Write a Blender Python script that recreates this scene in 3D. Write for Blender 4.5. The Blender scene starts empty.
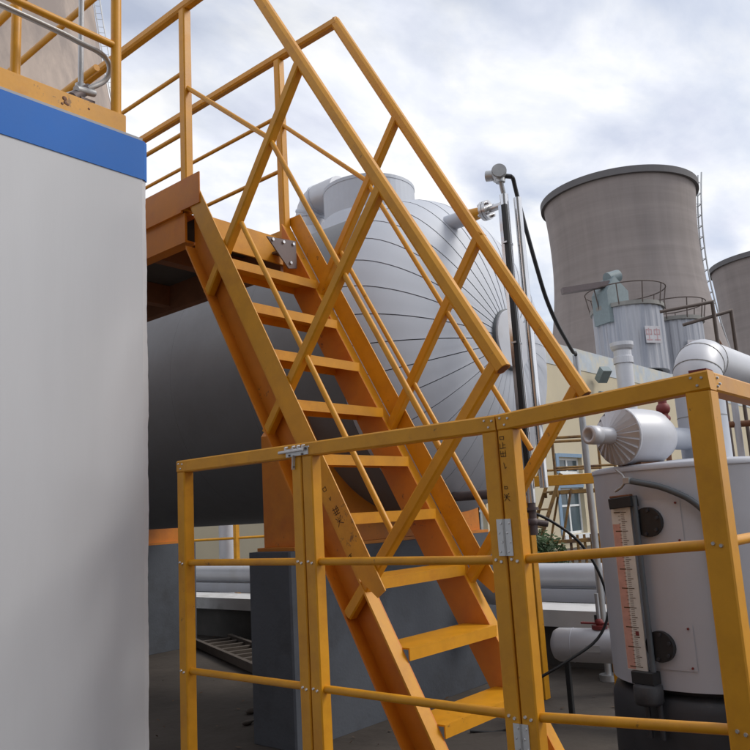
import bpy, bmesh, math, random
from mathutils import Vector, Matrix
random.seed(7)
R = math.radians
scene = bpy.context.scene
C = scene.collection

# ------------------------------------------------------------------ camera
# eye at the origin, ground at z = -1.5; +Y = up the stair, +X = along the treads
G = -1.5
def cam_matrix(yaw, pitch, roll):
    d = Vector((math.sin(yaw)*math.cos(pitch), math.cos(yaw)*math.cos(pitch), math.sin(pitch)))
    r0 = Vector((math.cos(yaw), -math.sin(yaw), 0)); u0 = r0.cross(d)
    r = math.cos(roll)*r0 + math.sin(roll)*u0
    u = -math.sin(roll)*r0 + math.cos(roll)*u0
    return Matrix(((r.x, u.x, -d.x, 0), (r.y, u.y, -d.y, 0), (r.z, u.z, -d.z, 0), (0, 0, 0, 1)))
cam = bpy.data.cameras.new('camera'); cam_o = bpy.data.objects.new('camera', cam); C.objects.link(cam_o)
cam.sensor_fit = 'HORIZONTAL'; cam.sensor_width = 36; cam.lens = 36*786.9/750
cam.clip_start = 0.05; cam.clip_end = 3000
cam_o.matrix_world = cam_matrix(R(49.843), R(10.06), R(-3.287))
scene.camera = cam_o
scene.render.resolution_x = 1024; scene.render.resolution_y = 1024

# ------------------------------------------------------------------ light
SUN = Vector((0.62, -0.60, 0.80)).normalized()      # towards the sun, veiled by cloud, to the right
w = bpy.data.worlds.new('World'); scene.world = w; w.use_nodes = True
nt = w.node_tree; nt.nodes.clear()
def N(t, **k):
    n = nt.nodes.new(t)
    for a, b in k.items(): setattr(n, a, b)
    return n
L = nt.links.new
sky = N('ShaderNodeTexSky', sky_type='NISHITA', sun_disc=False)
sky.sun_elevation = math.asin(SUN.z); sky.sun_rotation = math.atan2(SUN.x, SUN.y)
sky.air_density = 1.0; sky.dust_density = 1.5
sc = N('ShaderNodeMixRGB', blend_type='MULTIPLY'); sc.inputs[0].default_value = 1; sc.inputs[2].default_value = (.12, .12, .12, 1)
L(sky.outputs[0], sc.inputs[1])
tc = N('ShaderNodeTexCoord'); sep = N('ShaderNodeSeparateXYZ'); L(tc.outputs['Generated'], sep.inputs[0])
az = N('ShaderNodeMath', operation='MAXIMUM'); L(sep.outputs[2], az.inputs[0]); az.inputs[1].default_value = 0.0
ad = N('ShaderNodeMath', operation='ADD'); L(az.outputs[0], ad.inputs[0]); ad.inputs[1].default_value = 0.22
dx = N('ShaderNodeMath', operation='DIVIDE'); L(sep.outputs[0], dx.inputs[0]); L(ad.outputs[0], dx.inputs[1])
dy = N('ShaderNodeMath', operation='DIVIDE'); L(sep.outputs[1], dy.inputs[0]); L(ad.outputs[0], dy.inputs[1])
cmb = N('ShaderNodeCombineXYZ'); L(dx.outputs[0], cmb.inputs[0]); L(dy.outputs[0], cmb.inputs[1])
mp = N('ShaderNodeMapping'); L(cmb.outputs[0], mp.inputs[0]); mp.inputs['Rotation'].default_value = (0, 0, R(25)); mp.inputs['Scale'].default_value = (1.0, 1.45, 1); mp.inputs['Location'].default_value = (3.3, 1.7, 0)
n1 = N('ShaderNodeTexNoise'); L(mp.outputs[0], n1.inputs['Vector']); n1.inputs['Scale'].default_value = 1.5; n1.inputs['Detail'].default_value = 9; n1.inputs['Roughness'].default_value = .52; n1.inputs['Distortion'].default_value = .25
r1 = N('ShaderNodeValToRGB'); L(n1.outputs['Fac'], r1.inputs[0])
r1.color_ramp.elements[0].position = .36; r1.color_ramp.elements[0].color = (.5, .5, .5, 1)
r1.color_ramp.elements[1].position = .54; r1.color_ramp.elements[1].color = (1, 1, 1, 1)
n2 = N('ShaderNodeTexNoise'); L(mp.outputs[0], n2.inputs['Vector']); n2.inputs['Scale'].default_value = 3.0; n2.inputs['Detail'].default_value = 8; n2.inputs['Roughness'].default_value = .56; n2.inputs['Distortion'].default_value = .3
r2 = N('ShaderNodeValToRGB'); L(n2.outputs['Fac'], r2.inputs[0])
e = r2.color_ramp.elements
e[0].position = .34; e[0].color = (.74, .77, .88, 1)
e[1].position = .60; e[1].color = (1.0, 1.0, 1.0, 1)
m_ = e.new(.47); m_.color = (.84, .87, .95, 1)
mix = N('ShaderNodeMixRGB'); L(r1.outputs[0], mix.inputs[0]); L(sc.outputs[0], mix.inputs[1]); L(r2.outputs[0], mix.inputs[2])
bg = N('ShaderNodeBackground'); L(mix.outputs[0], bg.inputs[0]); bg.inputs[1].default_value = 1.0
wo = N('ShaderNodeOutputWorld'); L(bg.outputs[0], wo.inputs[0])
sl = bpy.data.lights.new('sun', 'SUN'); sl.energy = 1.5; sl.angle = R(20); sl.color = (1, .95, .87)
so = bpy.data.objects.new('sun', sl); C.objects.link(so); so.rotation_euler = SUN.to_track_quat('Z', 'Y').to_euler(); so.location = SUN*60
scene.view_settings.view_transform = 'Standard'; scene.view_settings.look = 'None'
scene.view_settings.exposure = 0.12; scene.view_settings.gamma = 1

# ------------------------------------------------------------------ materials
def mat(name, col, rough=.6, metal=0., var=.12, scale=6., col2=None, thr=(.45, .65), bump=.0, bscale=60, stretch=(1, 1, 1), amt2=1., spec=.5, chips=0):
    """paint-like procedural: base colour broken up by noise, an optional second colour as stains"""
    m = bpy.data.materials.new(name); m.use_nodes = True
    t = m.node_tree; p = t.nodes['Principled BSDF']; l = t.links.new
    p.inputs['Roughness'].default_value = rough; p.inputs['Metallic'].default_value = metal
    p.inputs['Specular IOR Level'].default_value = spec
    c = t.nodes.new('ShaderNodeTexCoord'); mpn = t.nodes.new('ShaderNodeMapping'); l(c.outputs['Object'], mpn.inputs[0]); mpn.inputs['Scale'].default_value = stretch
    n = t.nodes.new('ShaderNodeTexNoise'); l(mpn.outputs[0], n.inputs['Vector']); n.inputs['Scale'].default_value = scale; n.inputs['Detail'].default_value = 6; n.inputs['Roughness'].default_value = .6
    ra = t.nodes.new('ShaderNodeValToRGB'); l(n.outputs['Fac'], ra.inputs[0])
    ra.color_ramp.elements[0].position = .25; ra.color_ramp.elements[1].position = .75
    ra.color_ramp.elements[0].color = tuple(max(0, x*(1-var)) for x in col)+(1,)
    ra.color_ramp.elements[1].color = tuple(min(1, x*(1+var)) for x in col)+(1,)
    out = ra.outputs[0]
    if col2:
        n2 = t.nodes.new('ShaderNodeTexNoise'); l(mpn.outputs[0], n2.inputs['Vector']); n2.inputs['Scale'].default_value = scale*.45; n2.inputs['Detail'].default_value = 9; n2.inputs['Roughness'].default_value = .7
        r2_ = t.nodes.new('ShaderNodeValToRGB'); l(n2.outputs['Fac'], r2_.inputs[0])
        r2_.color_ramp.elements[0].position = thr[0]; r2_.color_ramp.elements[0].color = (0, 0, 0, 1)
        r2_.color_ramp.elements[1].position = thr[1]; r2_.color_ramp.elements[1].color = (amt2, amt2, amt2, 1)
        mx = t.nodes.new('ShaderNodeMixRGB'); l(r2_.outputs[0], mx.inputs[0]); l(out, mx.inputs[1]); mx.inputs[2].default_value = tuple(col2)+(1,)
        out = mx.outputs[0]
    if chips:
        geo = t.nodes.new('ShaderNodeNewGeometry'); nc = t.nodes.new('ShaderNodeTexNoise'); l(geo.outputs['Position'], nc.inputs['Vector']); nc.inputs['Scale'].default_value = 26; nc.inputs['Detail'].default_value = 8; nc.inputs['Roughness'].default_value = .75
        nl = t.nodes.new('ShaderNodeTexNoise'); l(geo.outputs['Position'], nl.inputs['Vector']); nl.inputs['Scale'].default_value = 3.1; nl.inputs['Detail'].default_value = 3
        am = t.nodes.new('ShaderNodeMath'); am.operation = 'MULTIPLY_ADD'; l(nl.outputs['Fac'], am.inputs[0]); am.inputs[1].default_value = .45; l(nc.outputs['Fac'], am.inputs[2])
        rc_ = t.nodes.new('ShaderNodeValToRGB'); l(am.outputs[0], rc_.inputs[0]); rc_.color_ramp.elements[0].position = .895; rc_.color_ramp.elements[0].color = (0, 0, 0, 1); rc_.color_ramp.elements[1].position = .93; rc_.color_ramp.elements[1].color = (chips, chips, chips, 1)
        mc = t.nodes.new('ShaderNodeMixRGB'); l(rc_.outputs[0], mc.inputs[0]); l(out, mc.inputs[1]); mc.inputs[2].default_value = (.10, .045, .02, 1); out = mc.outputs[0]
    l(out, p.inputs['Base Color'])
    nr = t.nodes.new('ShaderNodeMapRange'); l(n.outputs['Fac'], nr.inputs[0]); nr.inputs[3].default_value = max(.02, rough-.12); nr.inputs[4].default_value = min(1, rough+.12)
    l(nr.outputs[0], p.inputs['Roughness'])
    if bump:
        nb = t.nodes.new('ShaderNodeTexNoise'); l(mpn.outputs[0], nb.inputs['Vector']); nb.inputs['Scale'].default_value = bscale; nb.inputs['Detail'].default_value = 5
        b = t.nodes.new('ShaderNodeBump'); l(nb.outputs['Fac'], b.inputs['Height']); b.inputs['Strength'].default_value = bump; b.inputs['Distance'].default_value = .01
        l(b.outputs[0], p.inputs['Normal'])
    return m
M = {}
M['yellow'] = mat('yellow_paint', (.68, .305, .010), .42, var=.12, scale=9, col2=(.48, .17, .010), thr=(.50, .76), amt2=.7, bump=.035, bscale=60, chips=.65)
M['orange'] = mat('orange_paint', (.62, .205, .010), .5, var=.12, scale=7, col2=(.46, .11, .010), thr=(.48, .72), amt2=.7, bump=.04, bscale=60, chips=.65)
M['oldyellow'] = mat('weathered_yellow_paint', (.30, .165, .045), .6, var=.25, scale=11, col2=(.10, .05, .03), thr=(.48, .62), bump=.1)
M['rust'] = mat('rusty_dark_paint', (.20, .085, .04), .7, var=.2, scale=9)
M['white'] = mat('white_wall_paint', (.615, .625, .655), .6, var=.035, scale=2.0, col2=(.57, .58, .60), thr=(.45, .8), amt2=.4, bump=.03, bscale=22, stretch=(3, 3, .4))
M['blue'] = mat('blue_paint', (.010, .15, .56), .5, var=.05, scale=4, bump=.02, spec=.3)
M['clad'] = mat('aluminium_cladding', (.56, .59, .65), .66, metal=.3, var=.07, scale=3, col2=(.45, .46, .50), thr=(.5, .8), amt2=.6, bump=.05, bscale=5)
M['body'] = mat('shaded_grey_cladding', (.19, .20, .215), .6, metal=.15, var=.10, scale=1.2, col2=(.14, .14, .15), thr=(.45, .7), amt2=.7)  # vessel shell grey, darkened to carry the shade of its surroundings
M['cladw'] = mat('white_cladding', (.58, .59, .63), .45, metal=.25, var=.06, scale=3, col2=(.45, .44, .42), thr=(.58, .75), amt2=.5)
M['dark'] = mat('dark_insulation', (.03, .03, .035), .9)
M['pedestal'] = mat('dark_grey_painted_concrete', (.085, .095, .115), .7, var=.16, scale=3, col2=(.05, .05, .055), thr=(.5, .75), bump=.2, bscale=40)
M['galv'] = mat('galvanised_steel', (.48, .49, .50), .46, metal=.7, var=.12, scale=14)
M['chrome'] = mat('stainless_steel', (.72, .72, .73), .14, metal=1., var=.06, scale=5)
M['black'] = mat('black_rubber', (.018, .019, .021), .5, var=.2)
M['hose'] = mat('grey_hose', (.10, .115, .13), .5, var=.15)
M['grey'] = mat('grey_sheet_metal', (.52, .54, .60), .5, metal=.1, var=.06, scale=2.5, col2=(.44, .43, .43), thr=(.5, .78), amt2=.5, bump=.04, bscale=6)
M['tankdark'] = mat('dark_tank_base', (.035, .036, .042), .55, var=.25, scale=5, col2=(.09, .085, .08), thr=(.55, .75))
M['bracket'] = mat('brown_grey_bracket', (.15, .12, .12), .55, metal=.3, var=.15, scale=12)
M['steel'] = mat('screw_steel', (.62, .62, .63), .3, metal=.9)
M['zinc'] = mat('zinc_hinge', (.62, .64, .66), .38, metal=.55, var=.08, scale=40)
M['ink'] = mat('marker_ink', (.09, .045, .015), .8)
M['red'] = mat('red_paint', (.20, .03, .028), .55, var=.2)
M['pinkred'] = mat('scale_red_band', (.66, .36, .29), .6, var=.15, scale=20)
M['cream'] = mat('cream_render', (.56, .49, .35), .85, var=.07, scale=.8, col2=(.50, .47, .42), thr=(.5, .8), amt2=.5, bump=.1)
M['stain'] = mat('blue_grey_limewash', (.48, .53, .58), .85, var=.12, scale=2.5, col2=(.62, .58, .47), thr=(.45, .62))
M['paleg'] = mat('pale_grey_render', (.46, .46, .46), .85, var=.06, scale=.6)
M['glass'] = mat('window_glass', (.06, .09, .11), .1, var=.3, scale=.8)
M['wframe'] = mat('white_window_frame', (.72, .74, .75), .5)
M['bluer'] = mat('blue_grey_reveal', (.20, .30, .42), .6)
M['silo'] = mat('corrugated_silo', (.42, .43, .47), .55, metal=.35, var=.16, scale=1.6, col2=(.28, .30, .35), thr=(.46, .62), stretch=(3, 3, .16))
M['tealg'] = mat('teal_grey_machine', (.20, .25, .265), .55, var=.12)
M['concw'] = mat('whitewashed_concrete', (.66, .66, .66), .8, var=.1, scale=3, col2=(.4, .39, .37), thr=(.55, .75), bump=.15)
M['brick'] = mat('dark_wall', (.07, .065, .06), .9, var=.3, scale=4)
M['board'] = mat('scale_board', (.74, .72, .67), .55, var=.06, scale=20)
M['hall'] = mat('shade_hall_cladding', (.20, .205, .21), .7, var=.1, scale=1)
M['faded'] = mat('faded_red_print', (.52, .34, .36), .7)
M['plate'] = mat('dull_white_plate', (.56, .55, .58), .6)
M['dull'] = mat('dull_grey_steel', (.25, .245, .23), .7, var=.2, scale=2)
M['gantry'] = mat('dark_brown_pipe_paint', (.10, .075, .065), .7, var=.2)
M['soil'] = mat('timber_grey', (.11, .09, .075), .85, var=.25, scale=8)
M['leafdry'] = mat('dry_leaf', (.12, .07, .04), .8, var=.4, scale=3)

def tower_mat():
    m = mat('tower_concrete', (.31, .27, .255), .9, var=.12, scale=.05, col2=(.235, .215, .22), thr=(.4, .7), amt2=.7, stretch=(1, 1, .25))
    t = m.node_tree; l = t.links.new; p = t.nodes['Principled BSDF']
    src = p.inputs['Base Color'].links[0].from_socket
    c = t.nodes.new('ShaderNodeTexCoord')
    def nz(scl, sc_, det):
        mp_ = t.nodes.new('ShaderNodeMapping'); l(c.outputs['Object'], mp_.inputs[0]); mp_.inputs['Scale'].default_value = scl
        n_ = t.nodes.new('ShaderNodeTexNoise'); l(mp_.outputs[0], n_.inputs['Vector']); n_.inputs['Scale'].default_value = sc_; n_.inputs['Detail'].default_value = det; n_.inputs['Roughness'].default_value = .65; return n_
    h1 = nz((.25, .25, 7), .10, 6); h2 = nz((3.2, 3.2, .12), .12, 6)
    mu = t.nodes.new('ShaderNodeMath'); mu.operation = 'ADD'; l(h1.outputs['Fac'], mu.inputs[0]); l(h2.outputs['Fac'], mu.inputs[1])
    mr = t.nodes.new('ShaderNodeMapRange'); l(mu.outputs[0], mr.inputs[0]); mr.inputs[1].default_value = .6; mr.inputs[2].default_value = 1.4; mr.inputs[3].default_value = .80; mr.inputs[4].default_value = 1.22
    mx = t.nodes.new('ShaderNodeMixRGB'); mx.blend_type = 'MULTIPLY'; mx.inputs[0].default_value = 1; l(src, mx.inputs[1]); l(mr.outputs[0], mx.inputs[2]); l(mx.outputs[0], p.inputs['Base Color'])
    return m
M['tower'] = tower_mat()
M['tower_beige'] = mat('beige_tower_concrete', (.44, .36, .31), .9, var=.2, scale=.35, col2=(.31, .26, .235), thr=(.42, .60), stretch=(1, 1, .3))
M['rim'] = mat('tower_rim', (.16, .155, .16), .9, var=.1, scale=.3)
def ground_mat():
    m = mat('dirty_concrete_ground', (.085, .070, .058), .85, var=.22, scale=1.3, col2=(.05, .04, .033), thr=(.42, .62), bump=.5, bscale=14)
    return m
M['ground'] = ground_mat()
def leaf_mat(name, a, b):
    m = mat(name, a, .6, var=.35, scale=3, col2=b, thr=(.45, .6))
    return m
M['leaf'] = leaf_mat('hedge_leaves', (.045, .085, .025), (.08, .12, .04))

# ------------------------------------------------------------------ geometry helpers
def V(*a): return Vector(a[0] if len(a) == 1 else a)
class MB:
    def __init__(s): s.v = []; s.f = []; s.sm = []
    def add(s, vs, fs, smooth=False):
        o = len(s.v); s.v += [Vector(x) for x in vs]
        for f in fs: s.f.append([i+o for i in f]); s.sm.append(smooth)
        return s
    def prism(s, poly, vec):
        n = len(poly); vec = Vector(vec); a = [Vector(p) for p in poly]
        nrm = Vector((0, 0, 0))
        for i in range(n): nrm += a[i].cross(a[(i+1) % n])
        if nrm.dot(vec) > 0: a.reverse()
        vs = a + [p+vec for p in a]
        return s.add(vs, [list(range(n)), list(range(2*n-1, n-1, -1))] + [[i, i+n, (i+1) % n+n, (i+1) % n] for i in range(n)])
    def beam(s, p, q, wd, ht, up=(0, 0, 1), ch=.003):
        """bar of width wd and height ht along p-q, chamfered edges"""
        p, q = Vector(p), Vector(q); d = (q-p).normalized(); up = Vector(up)
        side = d.cross(up).normalized(); u = side.cross(d).normalized()
        a, b = wd/2, ht/2; c = min(ch, a*.8, b*.8)
        pr = [(-a+c, -b), (a-c, -b), (a, -b+c), (a, b-c), (a-c, b), (-a+c, b), (-a, b-c), (-a, -b+c)]
        return s.prism([p+side*x+u*y for x, y in pr], q-p)
    def box(s, x0, x1, y0, y1, z0, z1, ch=0):
        if ch: return s.beam(((x0+x1)/2, (y0+y1)/2, z0), ((x0+x1)/2, (y0+y1)/2, z1), abs(x1-x0), abs(y1-y0), (0, 1, 0), ch)
        return s.prism([(x0, y0, z0), (x1, y0, z0), (x1, y1, z0), (x0, y1, z0)], (0, 0, z1-z0))
    def cyl(s, p, q, r0, r1=None, seg=16, caps=True):
        p, q = Vector(p), Vector(q); r1 = r0 if r1 is None else r1; d = (q-p).normalized()
        a = d.orthogonal().normalized(); b = d.cross(a)
        vs = []
        for c, r in ((p, r0), (q, r1)):
            vs += [c + a*r*math.cos(2*math.pi*i/seg) + b*r*math.sin(2*math.pi*i/seg) for i in range(seg)]
        s.add(vs, [[i, (i+1) % seg, (i+1) % seg+seg, i+seg] for i in range(seg)], True)
        if caps:
            s.add(vs[:seg], [list(range(seg-1, -1, -1))]); s.add(vs[seg:], [list(range(seg))])
        return s
    def tube(s, pts, r, seg=10, caps=True):
        pts = [Vector(p) for p in pts]; n = len(pts); ref = None; vs = []
        for i, p in enumerate(pts):
            d = ((pts[min(i+1, n-1)]-p).normalized() + (p-pts[max(i-1, 0)]).normalized()).normalized()
            a = d.orthogonal().normalized() if ref is None else (ref - d*ref.dot(d)).normalized()
            ref = a; b = d.cross(a); rr = r[i] if isinstance(r, (list, tuple)) else r
            k = 1.0
            if 0 < i < n-1:
                cs = (pts[i+1]-p).normalized().dot((p-pts[i-1]).normalized()); k = 1/max(.5, math.sqrt((1+cs)/2))
            vs += [p + (a*math.cos(2*math.pi*j/seg) + b*math.sin(2*math.pi*j/seg))*rr*(k if k > 1.02 else 1) for j in range(seg)]
        fs = [[i*seg+j, i*seg+(j+1) % seg, (i+1)*seg+(j+1) % seg, (i+1)*seg+j] for i in range(n-1) for j in range(seg)]
        s.add(vs, fs, True)
        if caps: s.add(vs[:seg], [list(range(seg-1, -1, -1))]); s.add(vs[-seg:], [list(range(seg))])
        return s
    def lathe(s, prof, o, axis=(0, 0, 1), seg=32, a0=0., a1=2*math.pi, smooth=True, ref=None):
        """prof: (radius, distance along axis)"""
        o = Vector(o); ax = Vector(axis).normalized(); a = Vector(ref).normalized() if ref else ax.orthogonal().normalized(); b = ax.cross(a)
        full = abs(a1-a0-2*math.pi) < 1e-6; m = seg if full else seg+1; vs = []
        for r, t in prof:
            for j in range(m):
                th = a0+(a1-a0)*j/seg; vs.append(o + ax*t + (a*math.cos(th)+b*math.sin(th))*r)
        fs = []
        for i in range(len(prof)-1):
            for j in range(seg):
                k = (j+1) % m; fs.append([i*m+j, i*m+k, (i+1)*m+k, (i+1)*m+j])
        return s.add(vs, fs, smooth)
    def sphere(s, c, r, seg=10, rings=6, sc=(1, 1, 1)):
        c = Vector(c); vs = [c+Vector((0, 0, -r*sc[2]))]
        for i in range(1, rings):
            ph = -math.pi/2+math.pi*i/rings
            for j in range(seg): vs.append(c+Vector((r*sc[0]*math.cos(ph)*math.cos(2*math.pi*j/seg), r*sc[1]*math.cos(ph)*math.sin(2*math.pi*j/seg), r*sc[2]*math.sin(ph))))
        vs.append(c+Vector((0, 0, r*sc[2]))); t = len(vs)-1
        fs = [[0, 1+(j+1) % seg, 1+j] for j in range(seg)]
        for i in range(rings-2):
            for j in range(seg): fs.append([1+i*seg+j, 1+i*seg+(j+1) % seg, 1+(i+1)*seg+(j+1) % seg, 1+(i+1)*seg+j])
        fs += [[t, 1+(rings-2)*seg+j, 1+(rings-2)*seg+(j+1) % seg] for j in range(seg)]
        return s.add(vs, fs, True)
    def ribbon(s, pts, wd, nrm):
        nrm = Vector(nrm).normalized(); pts = [Vector(p) for p in pts]
        for a, b in zip(pts[:-1], pts[1:]):
            d = (b-a).normalized(); sd = d.cross(nrm)*wd/2; e_ = d*wd*.4
            s.add([a-e_-sd, a-e_+sd, b+e_+sd, b+e_-sd], [[0, 1, 2, 3]])
        return s
def smooth_path(pts, n=5):
    p = [Vector(q) for q in pts]; out = []
    for i in range(len(p)-1):
        a, b, c, d = p[max(i-1, 0)], p[i], p[i+1], p[min(i+2, len(p)-1)]
        for k in range(n):
            t = k/n; out.append(.5*((2*b)+(c-a)*t+(2*a-5*b+4*c-d)*t*t+(3*b-a-3*c+d)*t**3))
    return out+[p[-1]]
ORG = {}
def finish(o, parent):
    if parent is not None: o.parent = parent
def part(name, mb, m, parent=None, label=None, loc=None, kind=None):
    """one mesh object; coordinates in mb are world coordinates"""
    org = ORG[parent.name] if parent is not None else (Vector(loc) if loc else Vector((0, 0, 0)))
    me = bpy.data.meshes.new(name); me.from_pydata([tuple(v-org) for v in mb.v], [], mb.f); me.update()
    for p_, sm in zip(me.polygons, mb.sm): p_.use_smooth = sm
    me.materials.append(M[m] if isinstance(m, str) else m)
    o = bpy.data.objects.new(name, me); C.objects.link(o)
    if parent is not None: o.parent = parent
    else: o.location = org
    ORG[o.name] = org.copy()
    if label: o['label'] = label
    if kind: o['kind'] = kind
    return o
def thing(name, label, cat, loc, group=None):
    o = bpy.data.objects.new(name, None); C.objects.link(o); o.location = loc; o.empty_display_size = .2
    ORG[o.name] = Vector(loc); o['label'] = label; o['category'] = cat
    if group: o['group'] = group
    return o
def tag(o, label, cat, group=None):
    o['label'] = label; o['category'] = cat
    if group: o['group'] = group
    return o
def copy_at(o, parent, matrix=None):
    c = o.copy(); C.objects.link(c); c.parent = parent
    if matrix is not None: c.matrix_local = matrix
    ORG[c.name] = ORG[o.name]
    return c

# ================================================================== SETTING
gm = MB()
nx = 40
gx = [-60+ i*3.0 for i in range(0, 20)] + [0+ i*.6 for i in range(0, 40)] + [24, 40, 80, 160, 320, 700]
gy = [-60+ i*3.0 for i in range(0, 20)] + [0+ i*.6 for i in range(0, 40)] + [24, 40, 80, 160, 320, 700]
gx = sorted(set([-700, -300, -120]+gx)); gy = sorted(set([-700, -300, -120]+gy))
vs = [(x, y, G + random.uniform(-.006, .004)) for y in gy for x in gx]
fs = [[j*len(gx)+i, j*len(gx)+i+1, (j+1)*len(gx)+i+1, (j+1)*len(gx)+i] for j in range(len(gy)-1) for i in range(len(gx)-1)]
gm.add(vs, fs, True)
g_o = part('ground', gm, 'ground'); g_o['kind'] = 'structure'

# ================================================================== COOLING TOWERS
def tower(cx, cy, rim_z, r_rim, r_throat, throat_z, base_r, label, ladder_az=None, m='tower', cage=2.4, lt=.15):
    t = thing('cooling_tower', label, 'cooling tower', (cx, cy, G), 'concrete cooling towers behind the plant')
    H = rim_z-G; mb = MB(); prof = []
    zt = throat_z
    n = 44
    for i in range(n+1):
        z = G + (rim_z-G)*i/n
        if z < zt: k = (zt-z)/(zt-G); r = math.sqrt(r_throat**2 + (base_r**2-r_throat**2)*k**2)
        else: k = (z-zt)/(rim_z-zt); r = math.sqrt(r_throat**2 + (r_rim**2-r_throat**2)*k**2)
        prof.append((r, z))
    prof.append((r_rim-.6, rim_z)); prof.append((r_rim-1.2, rim_z-8))
    mb.lathe(prof, (cx, cy, 0), seg=96)
    part('shell', mb, m, t)
    rm = MB().lathe([(r_rim-.7, rim_z-1.1), (r_rim+.45, rim_z-1.1), (r_rim+.5, rim_z+.12), (r_rim-.7, rim_z+.12), (r_rim-.7, rim_z-1.1)], (cx, cy, 0), seg=96, smooth=False)
    part('rim', rm, 'rim', t)
    if ladder_az is not None:
        lb = MB(); a = ladder_az; dr = Vector((math.cos(a), math.sin(a), 0)); sd = Vector((-math.sin(a), math.cos(a), 0)); c0 = Vector((cx, cy, 0))
        def rad(z):
            if z < zt: k = (zt-z)/(zt-G); return math.sqrt(r_throat**2 + (base_r**2-r_throat**2)*k**2)
            k = max(0, (z-zt)/(rim_z-zt)); return math.sqrt(r_throat**2 + (r_rim**2-r_throat**2)*k**2)
        for s_ in (-.7, .7):
            for off in (cage*.2, cage):
                lb.tube([c0+dr*(max(rad(G+H*.04*i), r_rim-1 if G+H*.04*i > zt else 0)+off)+sd*s_+Vector((0, 0, G+H*.04*i)) for i in range(0, 28)], lt, 5)
        k = 0; z = G+2
        while z < rim_z+4:
            b = c0+dr*(max(rad(min(z, rim_z)), r_rim-1 if z > zt else 0)+cage*.2)+Vector((0, 0, z))
            for s_ in (-.7, .7): lb.beam(b+sd*s_, b+sd*s_+dr*(cage*.8), .7*lt, .7*lt)
            lb.beam(b-sd*.7, b+sd*.7, lt, lt, dr); lb.beam(b-sd*.7+dr*(cage*.8), b+sd*.7+dr*(cage*.8), lt, lt, dr)
            z += 2.2
        part('caged_ladder', lb, 'galv', t)
    return t
tower(141.2, 55.6, 57.3, 14.1, 13.35, 45.5, 24.5, 'tall grey concrete cooling tower directly behind the corrugated silos', ladder_az=math.atan2(-.70, .71))
tower(213.5, 46.4, 57.3, 14.4, 13.6, 45.5, 24.5, 'grey cooling tower cut off by the right edge of the photo')
tower(38.4, 111.4, 112.0, 21, 20.0, 105.0, 40.0, 'beige cooling tower behind the roof railing, top left corner', ladder_az=math.atan2(-.62, .78), m='tower_beige', cage=1.1, lt=.06)

# ================================================================== FAR BUILDINGS
cb = thing('cream_building', 'cream rendered building with blue window reveals under the corrugated silos', 'building', (30, 13, G))
mb = MB(); XL, XR, YB, ZR = 13.0, 70.0, 13.0, 5.68
wins = [(24.9, 26.7, -1.05, .55, 'low'), (25.0, 26.8, 1.05, 1.62, 'hi'), (31.0, 32.8, -1.05, .55, 'low'), (31.0, 32.8, 1.05, 1.62, 'hi'), (18.4, 20.2, -1.05, .55, 'low')]
# wall pieces round the openings (columns between sorted x breaks)
xs = sorted(set([XL, XR]+[a for wn in wins for a in wn[:2]]))
for a, b in zip(xs[:-1], xs[1:]):
    ops = sorted([(wn[2], wn[3]) for wn in wins if wn[0] <= a+1e-4 and wn[1] >= b-1e-4])
    z = G
    for z0, z1 in ops:
        mb.box(a, b, YB, YB+.3, z, z0); z = z1
    mb.box(a, b, YB, YB+.3, z, ZR)
mb.box(XL, XL+.3, YB+.3, YB+14, G, ZR); mb.box(XL+.3, XR, YB+13.7, YB+14, G, ZR)
part('wall', mb, 'cream', cb)
part('roof', MB().box(XL+.3, XR, YB+.3, YB+13.7, ZR-.3, ZR-.05), 'paleg', cb)
part('limewash_band', MB().box(XL-.02, XR, YB-.02, YB+.25, ZR-.75, ZR+.06), 'stain', cb, label='blue-grey stained strip along the roof edge')
for x0, x1, z0, z1, k in wins:
    fr = MB(); y0 = YB+.16
    for a in (x0, x1-.09): fr.box(a, a+.09, y0, y0+.08, z0, z1)
    for a in (z0, z1-.09): fr.box(x0+.09, x1-.09, y0, y0+.08, a, a+.09)
    xm = (x0+x1)/2; fr.box(xm-.05, xm+.05, y0, y0+.08, z0+.09, z1-.09)
    if k == 'low': fr.box(x0+.09, xm-.05, y0, y0+.08, z0+.95, z0+1.02); fr.box(xm+.05, x1-.09, y0, y0+.08, z0+.95, z0+1.02)
    wnd = part('window', fr, 'wframe', cb)
    for a, b in ((x0+.06, xm-.02), (xm+.02, x1-.06)):
        part('pane', MB().box(a, b, y0+.03, y0+.05, z0+.05, z1-.05), 'glass', wnd)
    part('sill', MB().box(x0-.12, x1+.12, YB-.12, YB+.15, z0-.16, z0-.01), 'wframe', wnd)
    rv = MB(); rv.box(x0-.20, x0-.001, YB-.03, YB+.16, z0, z1+.12); rv.box(x0, x1, YB-.03, YB+.15, z1+.003, z1+.13)
    part('surround', rv, 'bluer', wnd)
# small fittings on the wall
fx = MB(); fx.beam((28.6, YB-.25, 3.0), (28.6, YB-.25, 4.7), .14, .14); fx.beam((28.6, YB-.25, 4.6), (28.4, YB-.6, 5.0), .4, .3); fx.beam((28.3, YB-.3, 4.1), (29.0, YB-.3, 4.1), .12, .12)
part('wall_bracket', fx, 'tealg', cb)

pb = thing('pale_building', 'pale grey building wall seen beneath the big vessel', 'building', (10, 22, G))
mb = MB(); mb.box(2, 12.4, 22, 34, G, 6)
for xx in (12.0, 14.0, 16.0): pass
part('wall', mb, 'paleg', pb)
pn = MB()
for xx in [x*.9+2.4 for x in range(11)]: pn.box(xx, xx+.035, 21.965, 21.998, G, 6)
part('joint_cover', pn, 'grey', pb)

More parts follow.
